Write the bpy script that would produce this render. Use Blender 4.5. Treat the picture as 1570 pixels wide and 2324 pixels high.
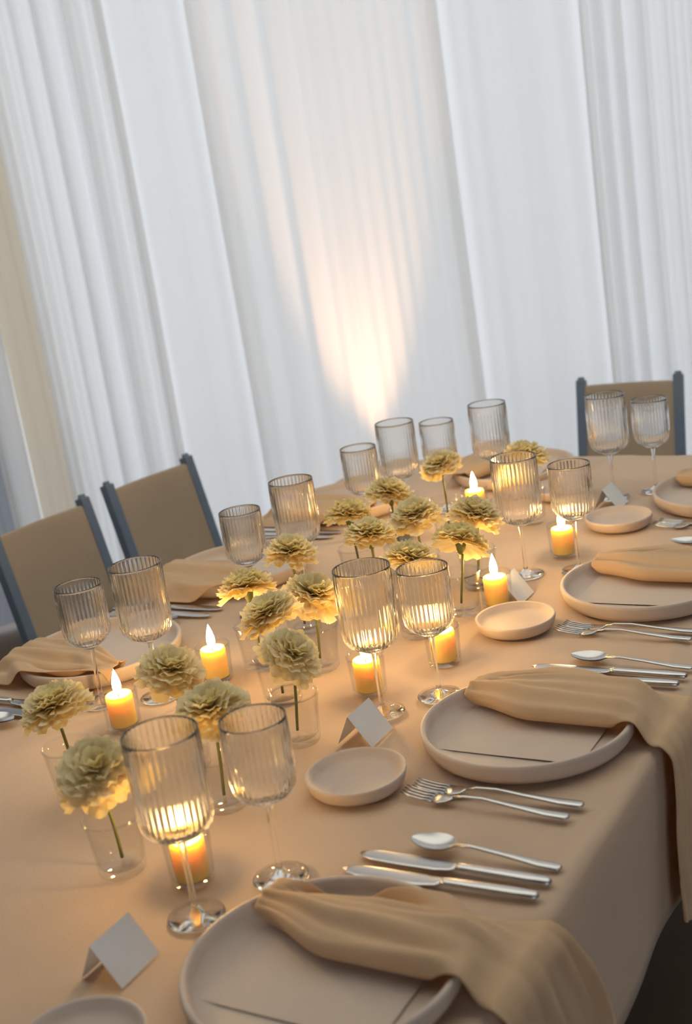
import bpy, math, random
from math import sin, cos, pi, sqrt, exp
from mathutils import Matrix, Vector

for o in list(bpy.data.objects):
    bpy.data.objects.remove(o)
S = bpy.context.scene
COL = S.collection
TZ = 0.75                                   # table top height

# ------------------------------------------------------------------ camera
cd = bpy.data.cameras.new('camera')
cd.sensor_fit = 'VERTICAL'
cd.sensor_height = 36.0
cd.lens = 44.84
cd.dof.use_dof = True
cd.dof.focus_distance = 2.15
cd.dof.aperture_fstop = 4.0
cd.clip_start = 0.05
cam = bpy.data.objects.new('camera', cd)
COL.objects.link(cam)
rt = Vector((0.86091331, 0.48681547, -0.14778016))
up = Vector((-0.00670795, 0.30131255, 0.95350183))
fw = Vector((-0.50870746, 0.81989112, -0.26266952))
M = Matrix(((rt.x, up.x, -fw.x, 0.72663), (rt.y, up.y, -fw.y, -1.58152), (rt.z, up.z, -fw.z, TZ + 0.85409), (0, 0, 0, 1)))
cam.matrix_world = M
S.camera = cam

# ------------------------------------------------------------------ world and exposure
w = bpy.data.worlds.new('overcast_sky')
S.world = w
w.use_nodes = True
bg = w.node_tree.nodes['Background']
bg.inputs['Color'].default_value = (0.86, 0.92, 1.0, 1)
bg.inputs['Strength'].default_value = 1.0
S.view_settings.view_transform = 'Standard'
S.view_settings.look = 'None'
S.view_settings.gamma = 1.0
S.view_settings.use_curve_mapping = False
S.view_settings.exposure = 1.22

UPLIGHT_W = 78.0
FLAME = 85.0


# ------------------------------------------------------------------ helpers
def mat(name, col, rough=0.6, metal=0.0, vary=0.0, vscale=8.0, bump=0.0, bscale=200.0, sheen=0.0,
        trans=0.0, tcol=None, sss=0.0, sssr=(0.01, 0.006, 0.003), spec=0.5, col2=None):
    m = bpy.data.materials.new(name)
    m.use_nodes = True
    nt = m.node_tree
    N, L = nt.nodes, nt.links
    p = N['Principled BSDF']
    p.inputs['Base Color'].default_value = (*col, 1)
    p.inputs['Roughness'].default_value = rough
    p.inputs['Metallic'].default_value = metal
    p.inputs['Specular IOR Level'].default_value = spec
    tc = N.new('ShaderNodeTexCoord')
    if vary > 0 or col2:
        nz = N.new('ShaderNodeTexNoise')
        nz.inputs['Scale'].default_value = vscale
        nz.inputs['Detail'].default_value = 5
        L.new(tc.outputs['Object'], nz.inputs['Vector'])
        mx = N.new('ShaderNodeMix')
        mx.data_type = 'RGBA'
        c2 = col2 or tuple(max(0, c * (1 - vary)) for c in col)
        mx.inputs['A'].default_value = (*col, 1)
        mx.inputs['B'].default_value = (*c2, 1)
        L.new(nz.outputs['Fac'], mx.inputs['Factor'])
        L.new(mx.outputs['Result'], p.inputs['Base Color'])
    if bump > 0:
        nb = N.new('ShaderNodeTexNoise')
        nb.inputs['Scale'].default_value = bscale
        nb.inputs['Detail'].default_value = 3
        L.new(tc.outputs['Object'], nb.inputs['Vector'])
        b = N.new('ShaderNodeBump')
        b.inputs['Strength'].default_value = bump
        b.inputs['Distance'].default_value = 0.002
        L.new(nb.outputs['Fac'], b.inputs['Height'])
        L.new(b.outputs['Normal'], p.inputs['Normal'])
    if sheen:
        p.inputs['Sheen Weight'].default_value = sheen
    if sss:
        p.inputs['Subsurface Weight'].default_value = sss
        p.inputs['Subsurface Radius'].default_value = sssr
        p.inputs['Subsurface Scale'].default_value = 1.0
    if trans > 0:
        t = N.new('ShaderNodeBsdfTranslucent')
        t.inputs['Color'].default_value = (*(tcol or col), 1)
        ms = N.new('ShaderNodeMixShader')
        ms.inputs['Fac'].default_value = trans
        out = N['Material Output']
        L.new(p.outputs['BSDF'], ms.inputs[1])
        L.new(t.outputs['BSDF'], ms.inputs[2])
        L.new(ms.outputs['Shader'], out.inputs['Surface'])
    return m


def glass_mat(name, tint=(0.98, 0.98, 0.97), rough=0.03, boost=1.0):
    """thin clear glass: sees through, reflects by Fresnel"""
    m = bpy.data.materials.new(name)
    m.use_nodes = True
    nt = m.node_tree
    N, L = nt.nodes, nt.links
    N.remove(N['Principled BSDF'])
    t = N.new('ShaderNodeBsdfTransparent')
    t.inputs['Color'].default_value = (*tint, 1)
    g = N.new('ShaderNodeBsdfGlossy')
    g.inputs['Roughness'].default_value = rough
    lw = N.new('ShaderNodeLayerWeight')
    lw.inputs['Blend'].default_value = 0.5
    pw = N.new('ShaderNodeMath')
    pw.operation = 'POWER'
    pw.inputs[1].default_value = 3.5
    ma = N.new('ShaderNodeMath')
    ma.operation = 'MULTIPLY_ADD'
    ma.use_clamp = True
    ma.inputs[1].default_value = boost * 0.6
    ma.inputs[2].default_value = 0.03 * boost
    ms = N.new('ShaderNodeMixShader')
    L.new(lw.outputs['Facing'], pw.inputs[0])
    L.new(pw.outputs[0], ma.inputs[0])
    L.new(ma.outputs[0], ms.inputs['Fac'])
    L.new(t.outputs[0], ms.inputs[1])
    L.new(g.outputs[0], ms.inputs[2])
    L.new(ms.outputs[0], N['Material Output'].inputs['Surface'])
    return m


def real_glass(name, haze=0.02):
    m = bpy.data.materials.new(name)
    m.use_nodes = True
    nt = m.node_tree
    N, L = nt.nodes, nt.links
    N.remove(N['Principled BSDF'])
    g = N.new('ShaderNodeBsdfGlass')
    g.inputs['Color'].default_value = (0.99, 0.99, 0.985, 1)
    g.inputs['Roughness'].default_value = 0.03
    g.inputs['IOR'].default_value = 1.36
    d = N.new('ShaderNodeBsdfTranslucent')
    d.inputs['Color'].default_value = (0.95, 0.94, 0.92, 1)
    ms = N.new('ShaderNodeMixShader')
    ms.inputs['Fac'].default_value = haze
    L.new(g.outputs[0], ms.inputs[1])
    L.new(d.outputs[0], ms.inputs[2])
    L.new(ms.outputs[0], N['Material Output'].inputs['Surface'])
    return m


def emit_mat(name, col, s):
    m = bpy.data.materials.new(name)
    m.use_nodes = True
    nt = m.node_tree
    N, L = nt.nodes, nt.links
    N.remove(N['Principled BSDF'])
    e = N.new('ShaderNodeEmission')
    e.inputs['Color'].default_value = (*col, 1)
    e.inputs['Strength'].default_value = s
    L.new(e.outputs[0], N['Material Output'].inputs['Surface'])
    return m


def mesh(name, V, F, m, smooth=True):
    me = bpy.data.meshes.new(name)
    me.from_pydata([tuple(v) for v in V], [], F)
    me.materials.append(m)
    if smooth:
        me.polygons.foreach_set('use_smooth', [True] * len(me.polygons))
    me.update()
    return me


def obj(name, data, parent=None, loc=(0, 0, 0), rz=0.0):
    o = bpy.data.objects.new(name, data)
    COL.objects.link(o)
    o.location = loc
    o.rotation_euler = (0, 0, rz)
    if parent:
        o.parent = parent
    return o


def tag(o, label=None, cat=None, group=None, kind=None):
    for k, v in (('label', label), ('category', cat), ('group', group), ('kind', kind)):
        if v:
            o[k] = v
    return o


def thing(name, label, cat, loc=(0, 0, 0), rz=0.0, group=None):
    return tag(obj(name, None, None, loc, rz), label, cat, group)


def copy_tree(o, parent=None):
    c = o.copy()
    COL.objects.link(c)
    c.parent = parent
    for ch in [x for x in bpy.data.objects if x.parent == o]:
        copy_tree(ch, c)
    return c


def mods(o, sub=0, solid=0.0, offset=0.0, bevel=0.0):
    if solid:
        s = o.modifiers.new('solid', 'SOLIDIFY')
        s.thickness = solid
        s.offset = offset
    if bevel:
        b = o.modifiers.new('bevel', 'BEVEL')
        b.width = bevel
        b.segments = 2
        b.limit_method = 'ANGLE'
    if sub:
        s = o.modifiers.new('sub', 'SUBSURF')
        s.levels = s.render_levels = sub
    return o


def lathe(name, prof, m, seg=48, rib=None):
    """prof: (r, z) list; rib: function (r, z, angle, index) -> r"""
    V, F = [], []
    n = len(prof)
    for i, (r, z) in enumerate(prof):
        for k in range(seg):
            a = 2 * pi * k / seg
            rr = rib(r, z, a, i) if rib else r
            V.append((rr * cos(a), rr * sin(a), z))
    for i in range(n - 1):
        for k in range(seg):
            k2 = (k + 1) % seg
            F.append((i * seg + k, i * seg + k2, (i + 1) * seg + k2, (i + 1) * seg + k))
    return mesh(name, V, F, m)


def box(V, F, cx, cy, cz, sx, sy, sz):
    b = len(V)
    for dx in (-1, 1):
        for dy in (-1, 1):
            for dz in (-1, 1):
                V.append((cx + dx * sx / 2, cy + dy * sy / 2, cz + dz * sz / 2))
    for f in ((0, 1, 3, 2), (4, 6, 7, 5), (0, 4, 5, 1), (2, 3, 7, 6), (0, 2, 6, 4), (1, 5, 7, 3)):
        F.append(tuple(b + i for i in f))


def bar(V, F, p0, p1, wx, wy, ref=(1, 0, 0)):
    """a rectangular bar from p0 to p1, wx along ref, wy across"""
    p0, p1 = Vector(p0), Vector(p1)
    d = (p1 - p0).normalized()
    a = Vector(ref)
    a = (a - d * a.dot(d)).normalized()
    c = d.cross(a)
    b = len(V)
    for p in (p0, p1):
        for sa, sc in ((-1, -1), (1, -1), (1, 1), (-1, 1)):
            V.append(tuple(p + a * sa * wx / 2 + c * sc * wy / 2))
    for f in ((3, 2, 1, 0), (4, 5, 6, 7), (0, 1, 5, 4), (1, 2, 6, 5), (2, 3, 7, 6), (3, 0, 4, 7)):
        F.append(tuple(b + i for i in f))


def tube(V, F, pts, rad, seg=8, cap=True):
    b0 = len(V)
    n = len(pts)
    for i, p in enumerate(pts):
        p = Vector(p)
        d = (Vector(pts[min(i + 1, n - 1)]) - Vector(pts[max(i - 1, 0)])).normalized()
        a = d.cross(Vector((0.13, 0.21, 0.97)))
        if a.length < 1e-3:
            a = d.cross(Vector((1, 0, 0)))
        a.normalize()
        c = d.cross(a)
        r = rad[i] if isinstance(rad, (list, tuple)) else rad
        for k in range(seg):
            t = 2 * pi * k / seg
            V.append(tuple(p + a * r * cos(t) + c * r * sin(t)))
    for i in range(n - 1):
        for k in range(seg):
            k2 = (k + 1) % seg
            F.append((b0 + i * seg + k, b0 + i * seg + k2, b0 + (i + 1) * seg + k2, b0 + (i + 1) * seg + k))
    if cap:
        F.append(tuple(b0 + k for k in reversed(range(seg))))
        F.append(tuple(b0 + (n - 1) * seg + k for k in range(seg)))


def ribbon(V, F, st, seg=10):
    """st: (x, half width, z centre, half thickness): a flattened bar along x"""
    b0 = len(V)
    for (x, hw, z, ht) in st:
        for k in range(seg):
            t = 2 * pi * k / seg
            c, s = cos(t), sin(t)
            V.append((x, hw * (abs(c) ** 0.8) * (1 if c > 0 else -1), z + ht * s))
    n = len(st)
    for i in range(n - 1):
        for k in range(seg):
            k2 = (k + 1) % seg
            F.append((b0 + i * seg + k, b0 + (i + 1) * seg + k, b0 + (i + 1) * seg + k2, b0 + i * seg + k2))
    F.append(tuple(b0 + k for k in range(seg)))
    F.append(tuple(b0 + (n - 1) * seg + k for k in reversed(range(seg))))


def lerp(x, xs, ys):
    if x <= xs[0]:
        return ys[0]
    for i in range(len(xs) - 1):
        if x <= xs[i + 1]:
            t = (x - xs[i]) / (xs[i + 1] - xs[i])
            return ys[i] + (ys[i + 1] - ys[i]) * t
    return ys[-1]


def smooth(x, a, b):
    t = min(1, max(0, (x - a) / (b - a)))
    return t * t * (3 - 2 * t)


def grid_faces(nu, nv):
    return [(i * nv + j, (i + 1) * nv + j, (i + 1) * nv + j + 1, i * nv + j + 1) for i in range(nu - 1) for j in range(nv - 1)]


# ------------------------------------------------------------------ materials
MT = {}
MT['cloth'] = mat('peach_linen', (0.61, 0.445, 0.315), 0.85, vary=0.10, vscale=5, bump=0.25, bscale=420, sheen=0.15, spec=0.15)
MT['napkin'] = mat('golden_gauze', (0.82, 0.60, 0.37), 0.9, vary=0.12, vscale=10, bump=0.3, bscale=500, sheen=0.2, trans=0.30, tcol=(0.85, 0.52, 0.20), spec=0.1)
MT['plate'] = mat('taupe_stoneware', (0.64, 0.52, 0.43), 0.55, vary=0.12, vscale=30, bump=0.08, bscale=300, spec=0.35)
MT['menu'] = mat('menu_paper', (0.64, 0.53, 0.44), 0.8, vary=0.06, vscale=40, bump=0.05, bscale=300, spec=0.1)
MT['card'] = mat('white_card', (0.80, 0.80, 0.80), 0.75, vary=0.04, vscale=40, bump=0.05, bscale=500, spec=0.1)
MT['steel'] = mat('brushed_steel', (0.62, 0.61, 0.60), 0.27, 1.0, vary=0.08, vscale=60)
MT['glass'] = glass_mat('clear_glass', (0.98, 0.98, 0.975), 0.04, 0.9)
MT['ribglass'] = real_glass('ribbed_glass')
MT['rimglass'] = glass_mat('rim_glass', (0.985, 0.985, 0.98), 0.06, 1.2)
MT['petal'] = mat('butter_petal', (0.95, 0.84, 0.52), 0.7, vary=0.0, vscale=60, col2=(0.95, 0.90, 0.68), trans=0.40, tcol=(0.95, 0.78, 0.34), spec=0.15)
MT['calyx'] = mat('green_calyx', (0.12, 0.13, 0.04), 0.6, vary=0.3, vscale=80, spec=0.3)
MT['stem'] = mat('green_stem', (0.16, 0.17, 0.05), 0.5, vary=0.3, vscale=60, spec=0.3)
MT['wax'] = mat('yellow_wax', (0.92, 0.68, 0.22), 0.45, vary=0.05, vscale=30, sss=0.6, sssr=(0.022, 0.016, 0.006), spec=0.4)
MT['wick'] = mat('charred_wick', (0.03, 0.025, 0.02), 0.9, vary=0.2, vscale=90)
MT['flame'] = emit_mat('candle_flame', (1.0, 0.62, 0.24), FLAME)
MT['chair'] = mat('slate_blue_paint', (0.17, 0.225, 0.31), 0.45, vary=0.15, vscale=25, bump=0.05, bscale=120)
MT['sling'] = mat('tan_canvas', (0.47, 0.37, 0.27), 0.85, vary=0.08, vscale=12, bump=0.3, bscale=500, sheen=0.1, spec=0.15)
MT['drape'] = mat('white_voile', (0.86, 0.87, 0.88), 0.9, vary=0.03, vscale=3, bump=0.1, bscale=500, trans=0.36, tcol=(0.885, 0.875, 0.88), spec=0.1)
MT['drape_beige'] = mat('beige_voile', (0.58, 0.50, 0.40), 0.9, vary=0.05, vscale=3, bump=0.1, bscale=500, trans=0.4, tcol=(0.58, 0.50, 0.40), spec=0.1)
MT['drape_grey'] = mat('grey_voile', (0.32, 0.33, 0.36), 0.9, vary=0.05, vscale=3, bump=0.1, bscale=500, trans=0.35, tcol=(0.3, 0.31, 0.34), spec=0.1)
MT['floor'] = mat('dark_wood_floor', (0.11, 0.07, 0.04), 0.55, vary=0.4, vscale=4, bump=0.1, bscale=40, spec=0.3)
MT['added_ceiling'] = mat('added_canopy_white', (0.80, 0.78, 0.74), 0.9, vary=0.05, vscale=2)
MT['added_canopy'] = mat('added_canopy_cloth', (0.85, 0.83, 0.78), 0.9, vary=0.04, vscale=2, trans=0.8, tcol=(0.95, 0.91, 0.83), spec=0.1)  # warm translucent sheet, added to pass overhead light onto the table
MT['wall'] = mat('grey_plaster', (0.33, 0.335, 0.345), 0.85, vary=0.1, vscale=3)
MT['ground'] = mat('pale_ground', (0.42, 0.42, 0.38), 0.9, vary=0.2, vscale=0.6)
MT['wood'] = mat('table_wood', (0.30, 0.20, 0.12), 0.6, vary=0.3, vscale=12)
MT['black'] = mat('black_metal', (0.02, 0.02, 0.02), 0.4, vary=0.2, vscale=30)
MT['lens'] = emit_mat('uplight_lens', (1.0, 0.55, 0.22), 6.0)

# ------------------------------------------------------------------ setting
FX, FY = -0.52722, 0.84973                   # the direction the curtain wall faces away along
RX, RY = 0.84973, 0.52722                    # along the curtain wall
CX, CY = 0.72663, -1.58152


def wall_pt(t, d):
    return (CX + FX * d + RX * t, CY + FY * d + RY * t)


def slab(name, t0, t1, d0, d1, z0, z1, m):
    V = []
    for (t, d) in ((t0, d0), (t1, d0), (t1, d1), (t0, d1)):
        x, y = wall_pt(t, d)
        V += [(x, y, z0), (x, y, z1)]
    F = [(0, 2, 4, 6), (7, 5, 3, 1), (0, 1, 3, 2), (2, 3, 5, 4), (4, 5, 7, 6), (6, 7, 1, 0)]
    return tag(obj(name, mesh(name, V, F, m, False)), kind='structure')


slab('floor', -3.4, 3.4, -3.0, 5.2, -0.06, 0.0, MT['floor'])
slab('added_ceiling', -3.4, 3.4, 1.2, 4.1, 3.30, 3.31, MT['added_canopy'])  # unseen translucent strip, added to light the table from above
slab('added_ceiling', -3.4, 3.4, -3.0, 1.2, 3.30, 3.40, MT['wall'])  # unseen opaque strip, added to keep the foreground darker
slab('added_ceiling', -3.4, 3.4, 4.1, 5.2, 3.30, 3.40, MT['wall'])  # unseen opaque strip, added to dim the top of the curtain
slab('added_wall_front', -3.4, 0.4, -3.1, -3.0, -0.06, 3.40, MT['wall'])  # unseen wall, added with a gap that lets in cool fill light
slab('added_wall_front', 2.2, 3.4, -3.1, -3.0, -0.06, 3.40, MT['wall'])  # other side of the added fill-light gap
slab('added_wall_right', 3.4, 3.5, -3.1, 5.2, -0.06, 3.40, MT['wall'])  # unseen wall, added to block side light on the cloth overhang
slab('added_wall_left', -3.5, -3.4, -3.1, 5.2, -0.06, 3.40, MT['wall'])  # unseen wall, added to shut out light from the left
slab('ground', -60, 60, -60, 60, -0.20, -0.10, MT['ground'])

# ------------------------------------------------------------------ curtain: voile panels hung side by side
CD = 4.85


def drape(label, t0, t1, m, lam, amp, seed, off=0.0, group='voile panels of the curtain wall', wob=0.3, lo=0.02, hi=3.29):
    r = random.Random(seed)
    nu = max(8, int((t1 - t0) / 0.006))
    nv = 18
    ph = [r.uniform(0, 6.28) for _ in range(6)]
    V = []
    for i in range(nu):
        t = t0 + (t1 - t0) * i / (nu - 1)
        e = min(1, min(t - t0, t1 - t) / 0.05 + 0.25)
        for j in range(nv):
            z = lo + (hi - lo) * j / (nv - 1)
            sw = 0.008 * sin(1.1 * z + ph[4]) * sin(3 * t + ph[5])
            u = t + sw
            a = amp * (0.55 + 0.45 * sin(2 * pi * u / (lam * 5.3) + ph[0]))
            d = a * sin(2 * pi * u / lam + wob * 3 * sin(2 * pi * u / (lam * 3.1) + ph[1]) + ph[2])
            d += 0.24 * amp * sin(2 * pi * u / (lam * 0.37) + ph[3])
            x, y = wall_pt(t + 0.004 * sin(2 * z + ph[1]), CD + off + d * e)
            V.append((x, y, z))
    o = obj('curtain_panel', mesh('curtain_panel', V, grid_faces(nu, nv), m))
    return tag(o, label, 'curtain', group)


drape('white voile panel left of the dark grey one, at the far left', -3.2, -1.92, MT['drape'], 0.11, 0.02, 1)
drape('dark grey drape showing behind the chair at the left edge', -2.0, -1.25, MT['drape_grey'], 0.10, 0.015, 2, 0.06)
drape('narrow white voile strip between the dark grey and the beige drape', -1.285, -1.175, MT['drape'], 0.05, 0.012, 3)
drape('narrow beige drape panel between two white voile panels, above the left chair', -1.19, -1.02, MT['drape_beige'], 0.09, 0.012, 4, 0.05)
drape('white voile panel gathered in deep grey pleats, above the tan chairs', -1.04, -0.58, MT['drape'], 0.10, 0.036, 5)
drape('broad white voile panel hanging nearly flat, left of the warm uplit column', -0.60, -0.27, MT['drape'], 0.16, 0.007, 6, 0.045)
drape('white voile panel washed by the warm peach uplight', -0.29, 0.60, MT['drape'], 0.15, 0.014, 7)
drape('softly folded white voile panel between the uplit one and the end chair', 0.58, 1.12, MT['drape'], 0.19, 0.018, 8, 0.05)
drape('white voile panel in fine narrow pleats above the chair at the table end', 1.10, 1.62, MT['drape'], 0.085, 0.026, 9)
drape('white voile panel at the far right end of the curtain wall', 1.60, 3.2, MT['drape'], 0.12, 0.02, 10, 0.05)

# uplight on the floor at the curtain's foot
ux, uy = wall_pt(0.165, CD - 0.18)
ul = thing('uplight', 'small black uplight on the floor at the curtain foot, behind the table', 'lamp', (ux, uy, 0.0))
obj('housing', lathe('housing', [(0.0, 0.0), (0.055, 0.0), (0.055, 0.10), (0.062, 0.14), (0.056, 0.14), (0.05, 0.12), (0.0, 0.12)], MT['black'], 32), ul)
obj('lens', lathe('lens', [(0.0, 0.128), (0.03, 0.127), (0.05, 0.124)], MT['lens'], 32), ul)
ld = bpy.data.lights.new('uplight_beam', 'SPOT')
ld.energy = UPLIGHT_W
ld.color = (1.0, 0.55, 0.26)
ld.spot_size = math.radians(36)
ld.spot_blend = 1.0
ld.shadow_soft_size = 0.03
lo = bpy.data.objects.new('uplight_beam', ld)
COL.objects.link(lo)
lo.location = (0, 0, 0.15)
lo.parent = ul
lo.rotation_euler = Vector((FX * 0.15, FY * 0.15, 2.0)).to_track_quat('-Z', 'Y').to_euler()

# ------------------------------------------------------------------ table and cloth
X0, X1, Y0, Y1 = -1.12, 0.185, -1.30, 1.60
tb = thing('banquet_table', 'long wooden banquet table hidden under the peach tablecloth', 'table', ((X0 + X1) / 2, (Y0 + Y1) / 2, 0))
V, F = [], []
box(V, F, 0, 0, TZ - 0.026, X1 - X0 - 0.01, Y1 - Y0 - 0.01, 0.03)
obj('tabletop', mesh('tabletop', V, F, MT['wood'], False), tb)
V, F = [], []
box(V, F, 0, 0, (TZ - 0.042) / 2, 0.05, 0.05, TZ - 0.042)
lm = mesh('leg', V, F, MT['wood'], False)
for sx in (-1, 1):
    for sy in (-1, 1):
        obj('leg', lm, tb, (sx * 0.52, sy * 1.28, 0))


def cloth_z(x, y):
    z = -0.0040 + 0.0012 * sin(9 * x + 3 * sin(2.1 * y)) + 0.0009 * sin(14 * y + 5 * x)
    for a, b, c, h in ((11.0, 2.6, 0.4, 0.0040), (13.0, -4.2, 1.9, 0.0036), (4.0, 11.2, 4.0, 0.0034), (19.0, 5.0, 2.2, 0.0028)):
        k = max(0.0, sin(0.7 * a * y - b * x + 1.7 * c))
        z += h * k * max(0.0, cos(a * x + b * y + c + 0.8 * sin(2.3 * y + c))) ** 26
    return min(max(z, -0.0075), -0.0004)


def tablecloth():
    nx, ny = 105, 233
    xs = [X0 + (X1 - X0) * i / (nx - 1) for i in range(nx)]
    ys = [Y0 + (Y1 - Y0) * j / (ny - 1) for j in range(ny)]
    V = [(x, y, TZ + cloth_z(x, y)) for x in xs for y in ys]
    F = grid_faces(nx, ny)
    idx = lambda i, j: i * ny + j
    per = [(i, 0) for i in range(nx - 1)] + [(nx - 1, j) for j in range(ny - 1)] + [(i, ny - 1) for i in range(nx - 1, 0, -1)] + [(0, j) for j in range(ny - 1, 0, -1)]
    rows = 12
    drop = 0.262
    last = [idx(i, j) for i, j in per]
    n = len(per)
    acc = [0.0]
    for k in range(1, n + 1):
        a, b = per[k - 1], per[k % n]
        acc.append(acc[-1] + math.hypot(xs[a[0]] - xs[b[0]], ys[a[1]] - ys[b[1]]))
    for r in range(1, rows + 1):
        q = r / rows
        new = []
        for k, (i, j) in enumerate(per):
            nxv = (-1 if i == 0 else 1 if i == nx - 1 else 0)
            nyv = (-1 if j == 0 else 1 if j == ny - 1 else 0)
            s = acc[k]
            corner = abs(nxv) + abs(nyv) == 2
            wav = 0.006 * q * (sin(9.1 * s + 1.2 * sin(2.7 * s)) + 0.5 * sin(21 * s + 0.7))
            out = 0.010 * min(1, q * 5) + 0.004 * q + wav
            if corner:
                out = 0.012 + 0.03 * q
            z = TZ - 0.002 - drop * (q - 0.02 * (1 - q) * q)
            if r == 1:
                out, z = 0.009, TZ - 0.012
            V.append((xs[i] + nxv * out, ys[j] + nyv * out, z))
            new.append(len(V) - 1)
        for k in range(n):
            k2 = (k + 1) % n
            F.append((last[k], new[k], new[k2], last[k2]))
        last = new
    o = obj('tablecloth', mesh('tablecloth', V, F, MT['cloth']))
    mods(o, solid=0.0015, offset=-1)
    return tag(o, 'peach linen tablecloth with a short overhang, covering the long banquet table', 'tablecloth')


tablecloth()

# ------------------------------------------------------------------ plates
plate_prof = [(0.0, 0.008), (0.06, 0.008), (0.120, 0.0085), (0.141, 0.011), (0.1475, 0.020), (0.1500, 0.0295), (0.1535, 0.0325), (0.1575, 0.0315),
              (0.1585, 0.027), (0.1560, 0.012), (0.150, 0.003), (0.142, 0.0), (0.06, 0.0), (0.0, 0.0)]
side_prof = [(0.0, 0.0065), (0.035, 0.007), (0.054, 0.0095), (0.064, 0.015), (0.0680, 0.0225), (0.0708, 0.0250), (0.0731, 0.0238), (0.0730, 0.020),
             (0.0695, 0.008), (0.064, 0.002), (0.057, 0.0), (0.02, 0.0), (0.0, 0.0)]
plate_me = lathe('dinner_plate', plate_prof, MT['plate'], 96)
side_me = lathe('bread_plate', side_prof, MT['plate'], 64)


def menu_me():
    V = []
    nx, ny = 12, 8
    for i in range(nx):
        for j in range(ny):
            x = -0.112 + 0.224 * i / (nx - 1)
            y = -0.085 + 0.150 * j / (ny - 1)
            V.append((x, y, 0.0102 + 0.0006 * (1 + sin(18 * x + 8 * y)) * (1 - j / ny)))
    return mesh('menu_card', V, grid_faces(nx, ny), MT['menu'])


menu_mesh = menu_me()


# ------------------------------------------------------------------ cutlery, lying along x with the tip at -x
def head_sheet(V, F, st, depth, th):
    """spoon bowl: (x, half width) stations, dished by depth"""
    m = 9
    for top in (1, 0):
        b = len(V)
        for (x, hw, dz, z0) in st:
            for k in range(m):
                q = -1 + 2 * k / (m - 1)
                V.append((x, hw * q, z0 + 0.0005 - dz * (1 - q * q) + (th if top else 0)))
        n = len(st)
        for i in range(n - 1):
            for k in range(m - 1):
                f = (b + i * m + k, b + (i + 1) * m + k, b + (i + 1) * m + k + 1, b + i * m + k + 1)
                F.append(f if top else tuple(reversed(f)))


def make_fork():
    root = thing('dinner_fork', 'x', 'fork')
    V, F = [], []
    ribbon(V, F, [(0.122, 0.004, 0.004, 0.0018), (0.118, 0.0085, 0.004, 0.0024), (0.09, 0.0075, 0.0045, 0.0024), (0.04, 0.0045, 0.008, 0.0022),
                  (0.0, 0.0032, 0.012, 0.0020), (-0.03, 0.0030, 0.011, 0.0019), (-0.045, 0.0042, 0.0075, 0.0017)])
    obj('handle', mesh('fork_handle', V, F, MT['steel']), root)
    V, F = [], []
    ribbon(V, F, [(-0.043, 0.0042, 0.0078, 0.0016), (-0.052, 0.0105, 0.0045, 0.0013), (-0.062, 0.0128, 0.003, 0.0012), (-0.075, 0.0125, 0.0028, 0.0012)])
    head = obj('head', mesh('fork_head', V, F, MT['steel']), root)
    for k in range(4):
        y = -0.0105 + 0.007 * k
        V, F = [], []
        tube(V, F, [(-0.073, y, 0.0028), (-0.09, y, 0.0034), (-0.108, y, 0.006), (-0.122, y * 0.97, 0.010)], [0.0019, 0.0018, 0.0016, 0.0008], 6)
        obj('tine', mesh('fork_tine', V, F, MT['steel']), head)
    return root


def make_knife():
    root = thing('dinner_knife', 'x', 'knife')
    V, F = [], []
    ribbon(V, F, [(0.130, 0.003, 0.005, 0.002), (0.126, 0.0075, 0.005, 0.0042), (0.10, 0.0085, 0.0055, 0.0045), (0.05, 0.0075, 0.0055, 0.0042),
                  (0.012, 0.0065, 0.0055, 0.0040), (0.006, 0.0055, 0.0055, 0.0035)], 12)
    obj('handle', mesh('knife_handle', V, F, MT['steel']), root)
    V, F = [], []
    ribbon(V, F, [(0.008, 0.0060, 0.0050, 0.0024), (0.0, 0.0095, 0.004, 0.0016), (-0.02, 0.0125, 0.0032, 0.0012), (-0.07, 0.0135, 0.003, 0.0011),
                  (-0.105, 0.0125, 0.003, 0.0010), (-0.122, 0.0085, 0.003, 0.0009), (-0.130, 0.0022, 0.003, 0.0006)], 12)
    obj('blade', mesh('knife_blade', V, F, MT['steel']), root)
    return root


def make_spoon():
    root = thing('dessert_spoon', 'x', 'spoon')
    V, F = [], []
    ribbon(V, F, [(0.110, 0.004, 0.004, 0.0018), (0.106, 0.0080, 0.004, 0.0023), (0.08, 0.0070, 0.0045, 0.0023), (0.03, 0.0042, 0.009, 0.0020),
                  (-0.01, 0.0030, 0.012, 0.0019), (-0.035, 0.0032, 0.010, 0.0017)])
    obj('handle', mesh('spoon_handle', V, F, MT['steel']), root)
    V, F = [], []
    st = []
    for i in range(11):
        q = i / 10
        x = -0.033 - 0.062 * q
        hw = 0.019 * (sin(pi * (0.04 + 0.95 * q ** 0.85)) ** 0.62) + 0.001
        st.append((x, hw, 0.0075 * sin(pi * min(1, 0.08 + 0.92 * q)) + 0.0005, 0.0098))
    head_sheet(V, F, st, 0.007, 0.0012)
    obj('bowl', mesh('spoon_bowl', V, F, MT['steel']), root)
    return root


protos = {}


def place(kind, maker, label, loc, rz, group):
    if kind not in protos:
        protos[kind] = o = maker()
    else:
        o = copy_tree(protos[kind])
    o.location = loc
    o.rotation_euler = (0, 0, rz)
    o['label'] = label
    if group:
        o['group'] = group
    return o


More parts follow.
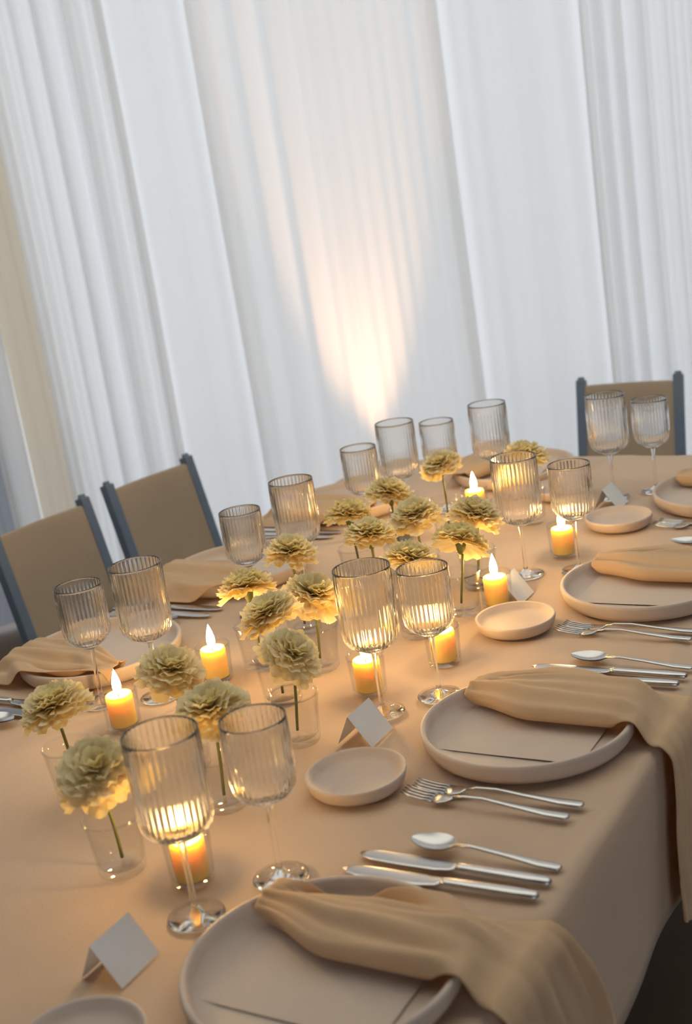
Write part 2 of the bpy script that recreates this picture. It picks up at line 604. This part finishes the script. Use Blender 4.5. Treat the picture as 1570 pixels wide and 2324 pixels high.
# ------------------------------------------------------------------ napkin
def napkin(label, cx, cy, rz, seed, hang=0.27, yw=0.17, skew=0.0, flare=0.0, y0=0.018):
    r = random.Random(seed)
    ph = [r.uniform(0, 6.28) for _ in range(8)]
    nu, nv = 64, 44
    xs0, xe = -0.125, 0.192
    top = xe - xs0
    tot = top + hang
    V = []
    for i in range(nu):
        s = tot * i / (nu - 1)
        for j in range(nv):
            v = j / (nv - 1)
            # cross profile: a lip curled under, a soft crest, then down over the plate rim to the cloth
            yr = lerp(v, (0, 0.05, 0.11, 0.18, 0.30, 0.45, 0.60, 0.74, 0.88, 1.0), (0.028, 0.010, 0.0, 0.006, 0.032, 0.066, 0.098, 0.128, 0.156, 0.18))
            zr = lerp(v, (0, 0.05, 0.11, 0.18, 0.30, 0.45, 0.60, 0.74, 0.88, 1.0), (0.018, 0.021, 0.032, 0.044, 0.047, 0.050, 0.048, 0.042, 0.022, 0.006))
            yr *= yw / 0.18
            x = xs0 + min(s, top)
            u = min(s, top) / top
            taper = 0.42 + 0.58 * smooth(u, 0.0, 0.45)
            taper *= (1 - flare * 0.22) + flare * 0.75 * smooth(s, 0.20, tot)
            y = y0 + 0.050 * (1 - smooth(u, 0, 0.4)) + yr * taper + skew * max(0, s - 0.26)
            z = zr * (0.80 + 0.20 * smooth(u, 0.0, 0.25))
            rip = sin(2 * pi * (2.6 * v + 0.35 * sin(2.2 * u + ph[0])) + ph[1]) * 0.0055 + 0.0035 * sin(2 * pi * 5.3 * v + 4 * u + ph[2])
            z += rip * smooth(v, 0.08, 0.25) * (0.5 + 0.5 * u) * (1 - 0.6 * smooth(v, .8, 1))
            # outside the plate on the diner's side it sinks to the table edge
            z *= 1 - 0.80 * smooth(x, 0.130, 0.192)
            z = max(z, 0.004)
            rr = math.hypot(x, y)
            sup = 0.0135 + 0.026 * smooth(rr, 0.124, 0.142) - 0.034 * smooth(rr, 0.164, 0.184)
            z = max(z, sup)
            if s > top:
                q = (s - top)
                f = q / hang
                wv = sin(2 * pi * (2.2 * v) + ph[3] + 1.5 * f) * 0.012 + 0.006 * sin(2 * pi * 4.7 * v + ph[4])
                x = xe + 0.021 * smooth(q, 0, 0.03) + 0.006 * f + abs(wv) * 0.7 * min(1, f * 3)
                z = z * max(0, 1 - q / 0.03) + 0.004 - max(0, q - 0.012)
                mid = 0.055 + skew * (s - 0.26)
                y = mid + (y - mid) * (1 - 0.30 * f * (1 - flare)) + 0.004 * sin(6 * f + ph[5])
            V.append((x, y, z))
    o = obj('napkin', mesh('napkin', V, grid_faces(nu, nv), MT['napkin']), None, (cx, cy, TZ), rz)
    mods(o, sub=1, solid=0.002, offset=1)
    return tag(o, label, 'napkin', 'golden gauze napkins over the plates')


# ------------------------------------------------------------------ place card: a folded tent
def card_me():
    V = []
    wdt, run, h = 0.070, 0.036, 0.048
    th = 0.0006
    for y in (-wdt / 2, wdt / 2):
        V += [(run / 2 + 0.0, y, 0.0), (-run / 2, y, h), (-run * 1.5 + 0.012, y, 0.0)]
    F = [(0, 3, 4, 1), (1, 4, 5, 2)]
    return mesh('place_card', V, F, MT['card'], False)


card_mesh = card_me()


# ------------------------------------------------------------------ goblets
def make_goblet(r, h, nm):
    root = thing('ribbed_goblet', 'x', 'glass')
    foot = [(0.0, 0.0), (0.034, 0.0), (0.0362, 0.0012), (0.0355, 0.0026), (0.022, 0.0042), (0.010, 0.0075), (0.0052, 0.0125), (0.0042, 0.018)]
    obj('foot', lathe('goblet_foot', foot, MT['ribglass'], 48), root)
    stem = [(0.0042, 0.018), (0.0038, 0.04), (0.0036, 0.07), (0.0040, 0.092), (0.0056, 0.104)]
    obj('stem', lathe('goblet_stem', stem, MT['ribglass'], 24), root)
    z0 = 0.104
    bowl = [(0.0056, z0), (0.014, z0 + 0.0035), (r * 0.55, z0 + 0.010), (r * 0.80, z0 + 0.017), (r * 0.94, z0 + 0.026), (r * 0.99, z0 + 0.038),
            (r, z0 + 0.06), (r * 1.005, z0 + 0.026 + h * 0.7), (r * 1.01, z0 + 0.026 + h - 0.004), (r * 1.01, z0 + 0.026 + h), (r * 0.985, z0 + 0.0265 + h),
            (r * 0.965, z0 + 0.024 + h), (r * 0.955, z0 + 0.026 + h * 0.6), (r * 0.945, z0 + 0.045), (r * 0.90, z0 + 0.031), (r * 0.74, z0 + 0.021), (r * 0.45, z0 + 0.014), (0.0, z0 + 0.011)]
    nb = 36

    def rib(rr, z, a, i):
        k = smooth(z, z0 + 0.005, z0 + 0.02) * (1 - smooth(z, z0 + 0.012 + h, z0 + 0.024 + h))
        return rr * (1 + 0.030 * k * cos(nb * a)) if i < 10 else rr
    obj('bowl', lathe('goblet_bowl', bowl, MT['ribglass'], nb * 4, rib), root)
    return root


# ------------------------------------------------------------------ flowers and vases
def petal(V, F, base, d, side, nrm, length, width, r):
    n, m = 4, 5
    b = len(V)
    ruf = r.uniform(0, 6.28)
    for i in range(n):
        q = i / (n - 1)
        hw = width * (0.25 + 0.75 * sin(pi * 0.5 * q ** 0.8))
        for k in range(m):
            s = -1 + 2 * k / (m - 1)
            ll = length * q * (1 - 0.12 * s * s * q) + (0.0022 * sin(4.2 * s + ruf) * q)
            cup = 0.18 * width * s * s + 0.0026 * sin(5 * s + ruf) * q * q - 0.25 * length * (q ** 2.2) * 0.5
            p = base + d * ll + side * (hw * s) + nrm * cup
            V.append(tuple(p))
    for i in range(n - 1):
        for k in range(m - 1):
            F.append((b + i * m + k, b + (i + 1) * m + k, b + (i + 1) * m + k + 1, b + i * m + k + 1))


def bloom_me(seed):
    r = random.Random(seed)
    V, F = [], []
    N = 105
    for k in range(N):
        q = (k + 0.5) / N
        th = math.radians(6 + 102 * q ** 0.75) + r.uniform(-0.08, 0.08)
        ph = k * 2.39996 + r.uniform(-0.15, 0.15)
        d = Vector((sin(th) * cos(ph), sin(th) * sin(ph), cos(th) * 0.80)).normalized()
        side = d.cross(Vector((0, 0, 1)))
        if side.length < 0.05:
            side = Vector((1, 0, 0))
        side.normalize()
        side = (side + d * r.uniform(-0.25, 0.25)).normalized()
        nrm = side.cross(d).normalized()
        L = (0.030 + 0.016 * q) * r.uniform(0.88, 1.1)
        petal(V, F, d * 0.004, d, side, nrm, L, 0.0105 * r.uniform(0.85, 1.2), r)
    return mesh('bloom', V, F, MT['petal'])


blooms = [bloom_me(s) for s in (11, 12, 13)]
calyx_me = lathe('calyx', [(0.0015, -0.030), (0.0045, -0.027), (0.0075, -0.018), (0.0095, -0.006), (0.013, 0.003), (0.0, 0.004)], MT['calyx'], 16)

vase_prof = [(0.0, 0.0), (0.029, 0.0), (0.0318, 0.003), (0.0325, 0.012), (0.034, 0.035), (0.0372, 0.066), (0.0392, 0.080), (0.0385, 0.0815),
             (0.0372, 0.080), (0.0352, 0.066), (0.032, 0.035), (0.030, 0.014), (0.026, 0.0105), (0.0, 0.0105)]
vase_me = lathe('vase_body', vase_prof, MT['glass'], 48)
rim_me = lathe('vase_rim', [(0.0375, 0.0798), (0.0398, 0.0803), (0.0405, 0.0822), (0.0393, 0.0838), (0.0376, 0.0828), (0.0375, 0.0798)], MT['rimglass'], 48)


def make_flower(i, label, bx, by, z, lean, rz, sc):
    """stands in its vase at bx, by; the bloom sits at height z, offset by lean"""
    r = random.Random(100 + i)
    root = thing('carnation', label, 'flower', (bx, by, TZ + 0.013), 0, 'cream yellow carnations along the table')
    lx, ly = lean
    zz = z - 0.013
    fx, fy = -lx * 0.35, -ly * 0.35
    V, F = [], []
    pts = []
    for k in range(8):
        q = k / 7
        pts.append((fx + (lx - fx) * q ** 1.2 + 0.002 * sin(3 * q), fy + (ly - fy) * q ** 1.2, (zz - 0.024) * q))
    tube(V, F, pts, 0.0024, 8)
    obj('stem', mesh('stem', V, F, MT['stem']), root)
    tilt = Vector((lx - fx, ly - fy, zz)).normalized().to_track_quat('Z', 'Y').to_euler()
    b = obj('bloom', blooms[i % 3], root, (lx, ly, zz))
    b.rotation_euler = (tilt.x * 1.4 + r.uniform(-0.15, 0.15), tilt.y * 1.4 + r.uniform(-0.15, 0.15), rz)
    b.scale = (sc, sc, sc * r.uniform(0.8, 0.92))
    c = obj('calyx', calyx_me, root, (lx, ly, zz))
    c.rotation_euler = tilt
    return root


def make_vase(label, bx, by):
    v = tag(obj('bud_vase', None, None, (bx, by, TZ)), label, 'vase', 'clear glass bud vases along the table')
    obj('body', vase_me, v)
    obj('rim', rim_me, v)
    return v


# ------------------------------------------------------------------ candles
wax_me = lathe('wax', [(0.0, 0.0), (0.0215, 0.0), (0.0225, 0.002), (0.0228, 0.050), (0.0215, 0.0535), (0.0195, 0.0530), (0.012, 0.0490), (0.004, 0.0478), (0.0, 0.0478)], MT['wax'], 40)
Vw, Fw = [], []
tube(Vw, Fw, [(0, 0, 0.047), (0.0004, 0, 0.053), (0.0012, 0, 0.059)], 0.0009, 6)
wick_me = mesh('wick', Vw, Fw, MT['wick'])
flame_me = lathe('flame', [(0.0, 0.054), (0.0030, 0.055), (0.0062, 0.060), (0.0076, 0.067), (0.0070, 0.075), (0.0050, 0.084), (0.0026, 0.092), (0.0, 0.099)], MT['flame'], 20)
holder_prof = [(0.0, 0.0), (0.0265, 0.0), (0.0285, 0.002), (0.0292, 0.008), (0.0305, 0.040), (0.0318, 0.066), (0.0312, 0.0675), (0.0302, 0.066), (0.0288, 0.040), (0.0275, 0.009), (0.025, 0.0065), (0.0, 0.0065)]
holder_me = lathe('holder_body', holder_prof, MT['glass'], 48)
hrim_me = lathe('holder_rim', [(0.0303, 0.0660), (0.0322, 0.0665), (0.0328, 0.0680), (0.0318, 0.0694), (0.0305, 0.0686), (0.0303, 0.0660)], MT['rimglass'], 48)


def make_candle(label, hlabel, x, y, rz):
    c = thing('votive_candle', label, 'candle', (x, y, TZ + 0.0067), rz, 'yellow votive candles along the table')
    x_ = obj('wax', wax_me, c)
    obj('wick', wick_me, x_)
    obj('flame', flame_me, c)
    h = tag(obj('votive_holder', None, None, (x, y, TZ)), hlabel, 'candle holder', 'clear glass votive holders')
    obj('body', holder_me, h)
    obj('rim', hrim_me, h)


# ------------------------------------------------------------------ chairs, facing -y
def make_chair():
    root = thing('folding_chair', 'x', 'chair')
    W = 0.345
    k = 0.24
    py = lambda z: (z - 0.80) * k
    for s in (-1, 1):
        V, F = [], []
        x = s * (W / 2 - 0.015)
        bar(V, F, (x, py(0.43), 0.43), (x, 0, 0.80), 0.030, 0.034)
        post = mods(obj('back_post', mesh('back_post', V, F, MT['chair'], False), root), bevel=0.003)
        V, F = [], []
        bar(V, F, (x, py(0.43), 0.45), (x, py(0.43) + 0.10, 0.0), 0.030, 0.034)
        mods(obj('leg', mesh('rear_leg', V, F, MT['chair'], False), root), bevel=0.003)
        V, F = [], []
        bar(V, F, (x, py(0.43) - 0.36, 0.43), (x, py(0.43) - 0.38, 0.0), 0.030, 0.034)
        mods(obj('leg', mesh('front_leg', V, F, MT['chair'], False), root), bevel=0.003)
        V, F = [], []
        bar(V, F, (x, py(0.43) + 0.015, 0.42), (x, py(0.43) - 0.385, 0.435), 0.026, 0.032)
        mods(obj('seat_rail', mesh('seat_rail', V, F, MT['chair'], False), root), bevel=0.003)
        V, F = [], []
        tube(V, F, [(x, py(0.79), 0.797), (x, py(0.80), 0.810)], [0.013, 0.010], 12)
        obj('finial', mesh('finial', V, F, MT['chair']), post)
    for yy in (py(0.43) - 0.37, py(0.43) + 0.05):
        V, F = [], []
        bar(V, F, (-W / 2 + 0.02, yy, 0.22), (W / 2 - 0.02, yy, 0.22), 0.024, 0.024, (0, 0, 1))
        mods(obj('stretcher', mesh('stretcher', V, F, MT['chair'], False), root), bevel=0.003)
    # canvas back, sagging a little between the posts
    V = []
    nx, nz = 15, 9
    for i in range(nx):
        q = -1 + 2 * i / (nx - 1)
        for j in range(nz):
            z = 0.475 + (0.786 - 0.475) * j / (nz - 1)
            V.append((q * (W / 2 - 0.024), py(z) + 0.016 * (1 - q * q) * (0.6 + 0.4 * (1 - j / nz)) - 0.012, z))
    mods(obj('backrest', mesh('backrest', V, grid_faces(nx, nz), MT['sling']), root), sub=1, solid=0.006)
    V = []
    ny = 11
    for i in range(nx):
        q = -1 + 2 * i / (nx - 1)
        for j in range(ny):
            f = j / (ny - 1)
            V.append((q * (W / 2 - 0.016), py(0.43) - 0.005 - 0.375 * f, 0.437 - 0.022 * (1 - q * q) * sin(pi * f)))
    mods(obj('seat', mesh('seat', V, grid_faces(nx, ny), MT['sling']), root), sub=1, solid=0.006)
    return root


GC = 'tan sling chairs around the table'
place('chair', make_chair, 'tan sling chair half out of frame at the left edge, nearest on the left side', (-1.795, 0.885, 0), math.radians(80), GC)
place('chair', make_chair, 'tan sling chair with slate posts, second on the left side, before white voile', (-1.754, 1.325, 0), math.radians(78.6), GC)
place('chair', make_chair, 'tan sling chair at the far table end, behind two ribbed goblets', (-0.590, 2.385, 0), math.radians(4.9), GC)

# ------------------------------------------------------------------ place settings
R180 = pi
RIGHT = [(-0.60, 'nearest'), (0.0, 'second'), (0.60, 'third'), (1.20, 'fourth')]
GP, GB, GM, GK, GG = 'taupe dinner plates', 'taupe bread plates', 'menu cards on the plates', 'folded white place cards', 'ribbed stem goblets'
GF, GN, GS = 'steel forks', 'steel knives', 'steel spoons'


def put(name, me, label, cat, loc, rz, group):
    return tag(obj(name, me, None, loc, rz), label, cat, group)


def world(cx, cy, rz, lx, ly):
    return (cx + lx * cos(rz) - ly * sin(rz), cy + lx * sin(rz) + ly * cos(rz))


def setting(cx, cy, rz, who, seed, skew=0.0, flare=0.0, yw=0.17, forks=True, knives=True, card=True, side=True, nap=True, menu=True):
    put('dinner_plate', plate_me, f'round taupe stoneware plate with an upright rim, {who}', 'plate', (cx, cy, TZ + 0.0005), rz, GP)
    if menu:
        put('menu_card', menu_mesh, f'flat taupe menu sheet lying on the plate, {who}', 'menu', (cx, cy, TZ + 0.0005), rz, GM)
    if side:
        x, y = world(cx, cy, rz, -0.183, -0.197)
        put('bread_plate', side_me, f'small taupe bread plate with a raised rim, {who}', 'plate', (x, y, TZ + 0.0005), rz, GB)
    if nap:
        napkin(f'golden gauze napkin over plate and table edge, {who}', cx, cy, rz, seed, y0=(0.004 if card else 0.018), skew=skew, flare=flare, yw=yw)
    if card:
        x, y = world(cx, cy, rz, -0.237, -0.052)
        put('place_card', card_mesh, f'white folded place card, {who}', 'card', (x, y, TZ + 0.0005), rz, GK)
    if forks:
        for ly, lx, a, nm in ((-0.180, 0.026, 0.02, 'inner'), (-0.208, 0.018, -0.03, 'outer')):
            x, y = world(cx, cy, rz, lx, ly)
            place('fork', make_fork, f'{nm} steel fork beside the plate, {who}', (x, y, TZ + 0.0005), rz + a, GF)
    if knives:
        for ly, lx, a, nm in ((0.205, 0.038, 0.03, 'inner'), (0.240, 0.042, 0.0, 'outer')):
            x, y = world(cx, cy, rz, lx, ly)
            place('knife', make_knife, f'{nm} steel knife beside the plate, {who}', (x, y, TZ + 0.0005), rz + a, GN)
        x, y = world(cx, cy, rz, 0.062, 0.277)
        place('spoon', make_spoon, f'steel spoon beyond the two knives, {who}', (x, y, TZ + 0.0005), rz - 0.03, GS)


W_ = ['nearest right-hand setting', 'second right-hand setting', 'third right-hand setting', 'fourth right-hand setting']
setting(0, -0.60, 0, W_[0], 21, flare=1.0, forks=False)
setting(0, 0.0, 0, W_[1], 22, skew=-0.16)
setting(0, 0.60, 0, W_[2], 23, skew=-0.10)
setting(0, 1.20, 0, W_[3], 24, knives=False)
setting(-0.935, 0.13, R180, 'nearest left-hand setting', 25, yw=0.135, forks=False, card=False, side=False)
setting(-0.935, 0.61, R180, 'second left-hand setting', 26, forks=False, card=False, side=False)
setting(-0.935, 1.12, R180, 'third left-hand setting', 27, forks=False, card=False, side=False)
setting(-0.60, 1.415, pi / 2, 'far table end setting', 28, forks=False, knives=False, card=False)

TALL = lambda: make_goblet(0.0455, 0.118, 'tall')
SHORT = lambda: make_goblet(0.0415, 0.092, 'short')
for kind, mk, x, y, label in (
        ('tall', TALL, -0.220, -0.541, 'tall ribbed goblet right beside the nearest candle, nearest setting'),
        ('short', SHORT, -0.163, -0.436, 'short ribbed goblet between the nearest plate\'s knives and the nearest candle'),
        ('tall', TALL, -0.262, 0.030, 'tall ribbed goblet before the candle behind the second place card'),
        ('short', SHORT, -0.198, 0.108, 'short ribbed goblet beyond the second plate, near the second setting\'s knives'),
        ('short', SHORT, -0.172, 0.712, 'short ribbed goblet beyond the third plate, before the farthest right-hand candle'),
        ('tall', TALL, -0.272, 0.676, 'tall ribbed goblet beyond the third place card, left of the short goblet'),
        ('tall', TALL, -0.264, 1.216, 'left of the two goblets standing in front of the far end chair'),
        ('short', SHORT, -0.178, 1.270, 'right of the two goblets standing in front of the far end chair'),
        ('short', SHORT, -0.796, -0.036, 'short ribbed goblet in front of the leftmost chair back'),
        ('tall', TALL, -0.698, 0.008, 'tall ribbed goblet in front of the second left chair, beside the short one'),
        ('short', SHORT, -0.747, 0.396, 'short ribbed goblet against white voile, right of the second left chair'),
        ('tall', TALL, -0.700, 0.522, 'tall ribbed goblet against white voile at the second left setting'),
        ('short', SHORT, -0.742, 0.878, 'short ribbed goblet before the uplit curtain, third left setting'),
        ('tall', TALL, -0.712, 1.010, 'tall ribbed goblet before the uplit curtain, third left setting'),
        ('short', SHORT, -0.655, 1.115, 'short ribbed goblet at the far table end, beside the farthest candles'),
        ('tall', TALL, -0.545, 1.175, 'tall ribbed goblet at the far table end, behind the farthest carnations')):
    place(kind, mk, label, (x, y, TZ), 0.3, GG)

for x, y, a, b in (
        (-0.275, -0.472, 'lit yellow candle nearest the camera, behind the nearest goblet', 'glass votive around the candle nearest the camera'),
        (-0.684, -0.110, 'lit yellow candle on the left, beyond the leftmost carnation', 'glass votive of the candle beyond the leftmost carnation'),
        (-0.635, 0.095, 'lit yellow candle between the tall left goblet and the middle carnations', 'glass votive of the candle beside the tall left goblet'),
        (-0.322, 0.098, 'lit yellow candle behind the second place card and its tall goblet', 'glass votive of the candle behind the second place card'),
        (-0.262, 0.504, 'lit yellow candle left of the third place card', 'glass votive of the candle left of the third place card'),
        (-0.236, 0.800, 'lit yellow candle beyond the third plate, last in the right-hand row', 'glass votive last in the right-hand row'),
        (-0.557, 1.075, 'lit yellow candle at the far table end between two carnations', 'glass votive of the candle at the far table end'),
        (-0.248, 0.236, 'lit yellow candle between the second goblets and third bread plate', 'glass votive between the second goblets and third bread plate'),
        (-0.665, 0.905, 'lit yellow candle before the third left setting\'s goblets', 'glass votive before the third left setting\'s goblets')):
    make_candle(a, b, x, y, random.Random(int(x * 1e4)).uniform(0, 6))

FL = [
    (-0.600, -0.325, -0.586, -0.345, .155, 'leftmost carnation, cream yellow, standing alone before the left candle'),
    (-0.386, -0.480, -0.369, -0.505, .160, 'carnation nearest the camera, pale cream, left of the nearest candle'),
    (-0.345, -0.295, -0.326, -0.312, .160, 'cream carnation second from the camera in the right flower row'),
    (-0.475, -0.205, -0.467, -0.217, .165, 'large cream carnation between the left candle and the middle vase row'),
    (-0.345, -0.090, -0.315, -0.120, .160, 'cream carnation left of the second place card, long bare stem in glass'),
    (-0.585, 0.165, -0.576, 0.150, .155, 'golden carnation just right of the second left plate and its knives'),
    (-0.455, 0.035, -0.444, 0.019, .165, 'cream carnation in mid-table, behind the one left of the place card'),
    (-0.592, 0.330, -0.586, 0.315, .165, 'cream carnation below the white curtain, right of the second left chair'),
    (-0.462, 0.175, -0.436, 0.143, .150, 'low golden carnation with a dark stem, centre of the table'),
    (-0.482, 0.440, -0.474, 0.426, .165, 'cream carnation in mid-table on a dark calyx, behind the goblets'),
    (-0.610, 0.590, -0.607, 0.576, .155, 'yellow carnation beside the second left setting\'s goblets'),
    (-0.352, 0.345, -0.342, 0.333, .150, 'greyish cream carnation seen through the second setting\'s goblets'),
    (-0.315, 0.465, -0.283, 0.424, .155, 'golden carnation with a long dark stem, left of the third candle'),
    (-0.340, 0.600, -0.318, 0.570, .160, 'cream carnation on a long stem behind the third candle'),
    (-0.442, 0.560, -0.436, 0.546, .165, 'cream carnation with a dark round calyx, mid-table toward the far end'),
    (-0.565, 0.935, -0.560, 0.924, .165, 'small round carnation standing out against the curtain at the far end'),
    (-0.588, 0.730, -0.583, 0.717, .160, 'yellow carnation before the small far-left candle'),
    (-0.395, 1.020, -0.390, 1.009, .160, 'farthest right carnation, against the curtain left of the end chair'),
]
VL = ['leftmost carnation', 'carnation nearest the camera', 'second carnation of the right row', 'large carnation beyond the left candle', 'carnation left of the second place card',
      'golden carnation beside the second left plate', 'mid-table carnation behind the place card one', 'carnation right of the second left chair', 'low golden carnation at table centre',
      'mid-table carnation behind the goblets', 'carnation beside the second left goblets', 'greyish carnation behind the second goblets', 'golden carnation left of the third candle',
      'long stemmed carnation behind the third candle', 'carnation with the round dark calyx', 'round carnation against the far curtain', 'carnation before the far-left candle', 'farthest right carnation']
for i, (bx, by, hx, hy, z, lab) in enumerate(FL):
    r = random.Random(i)
    make_flower(i, lab, bx, by, z, (hx - bx, hy - by), r.uniform(0, 6.28), r.uniform(1.08, 1.22))
    make_vase('clear low glass vase holding the ' + VL[i], bx, by)
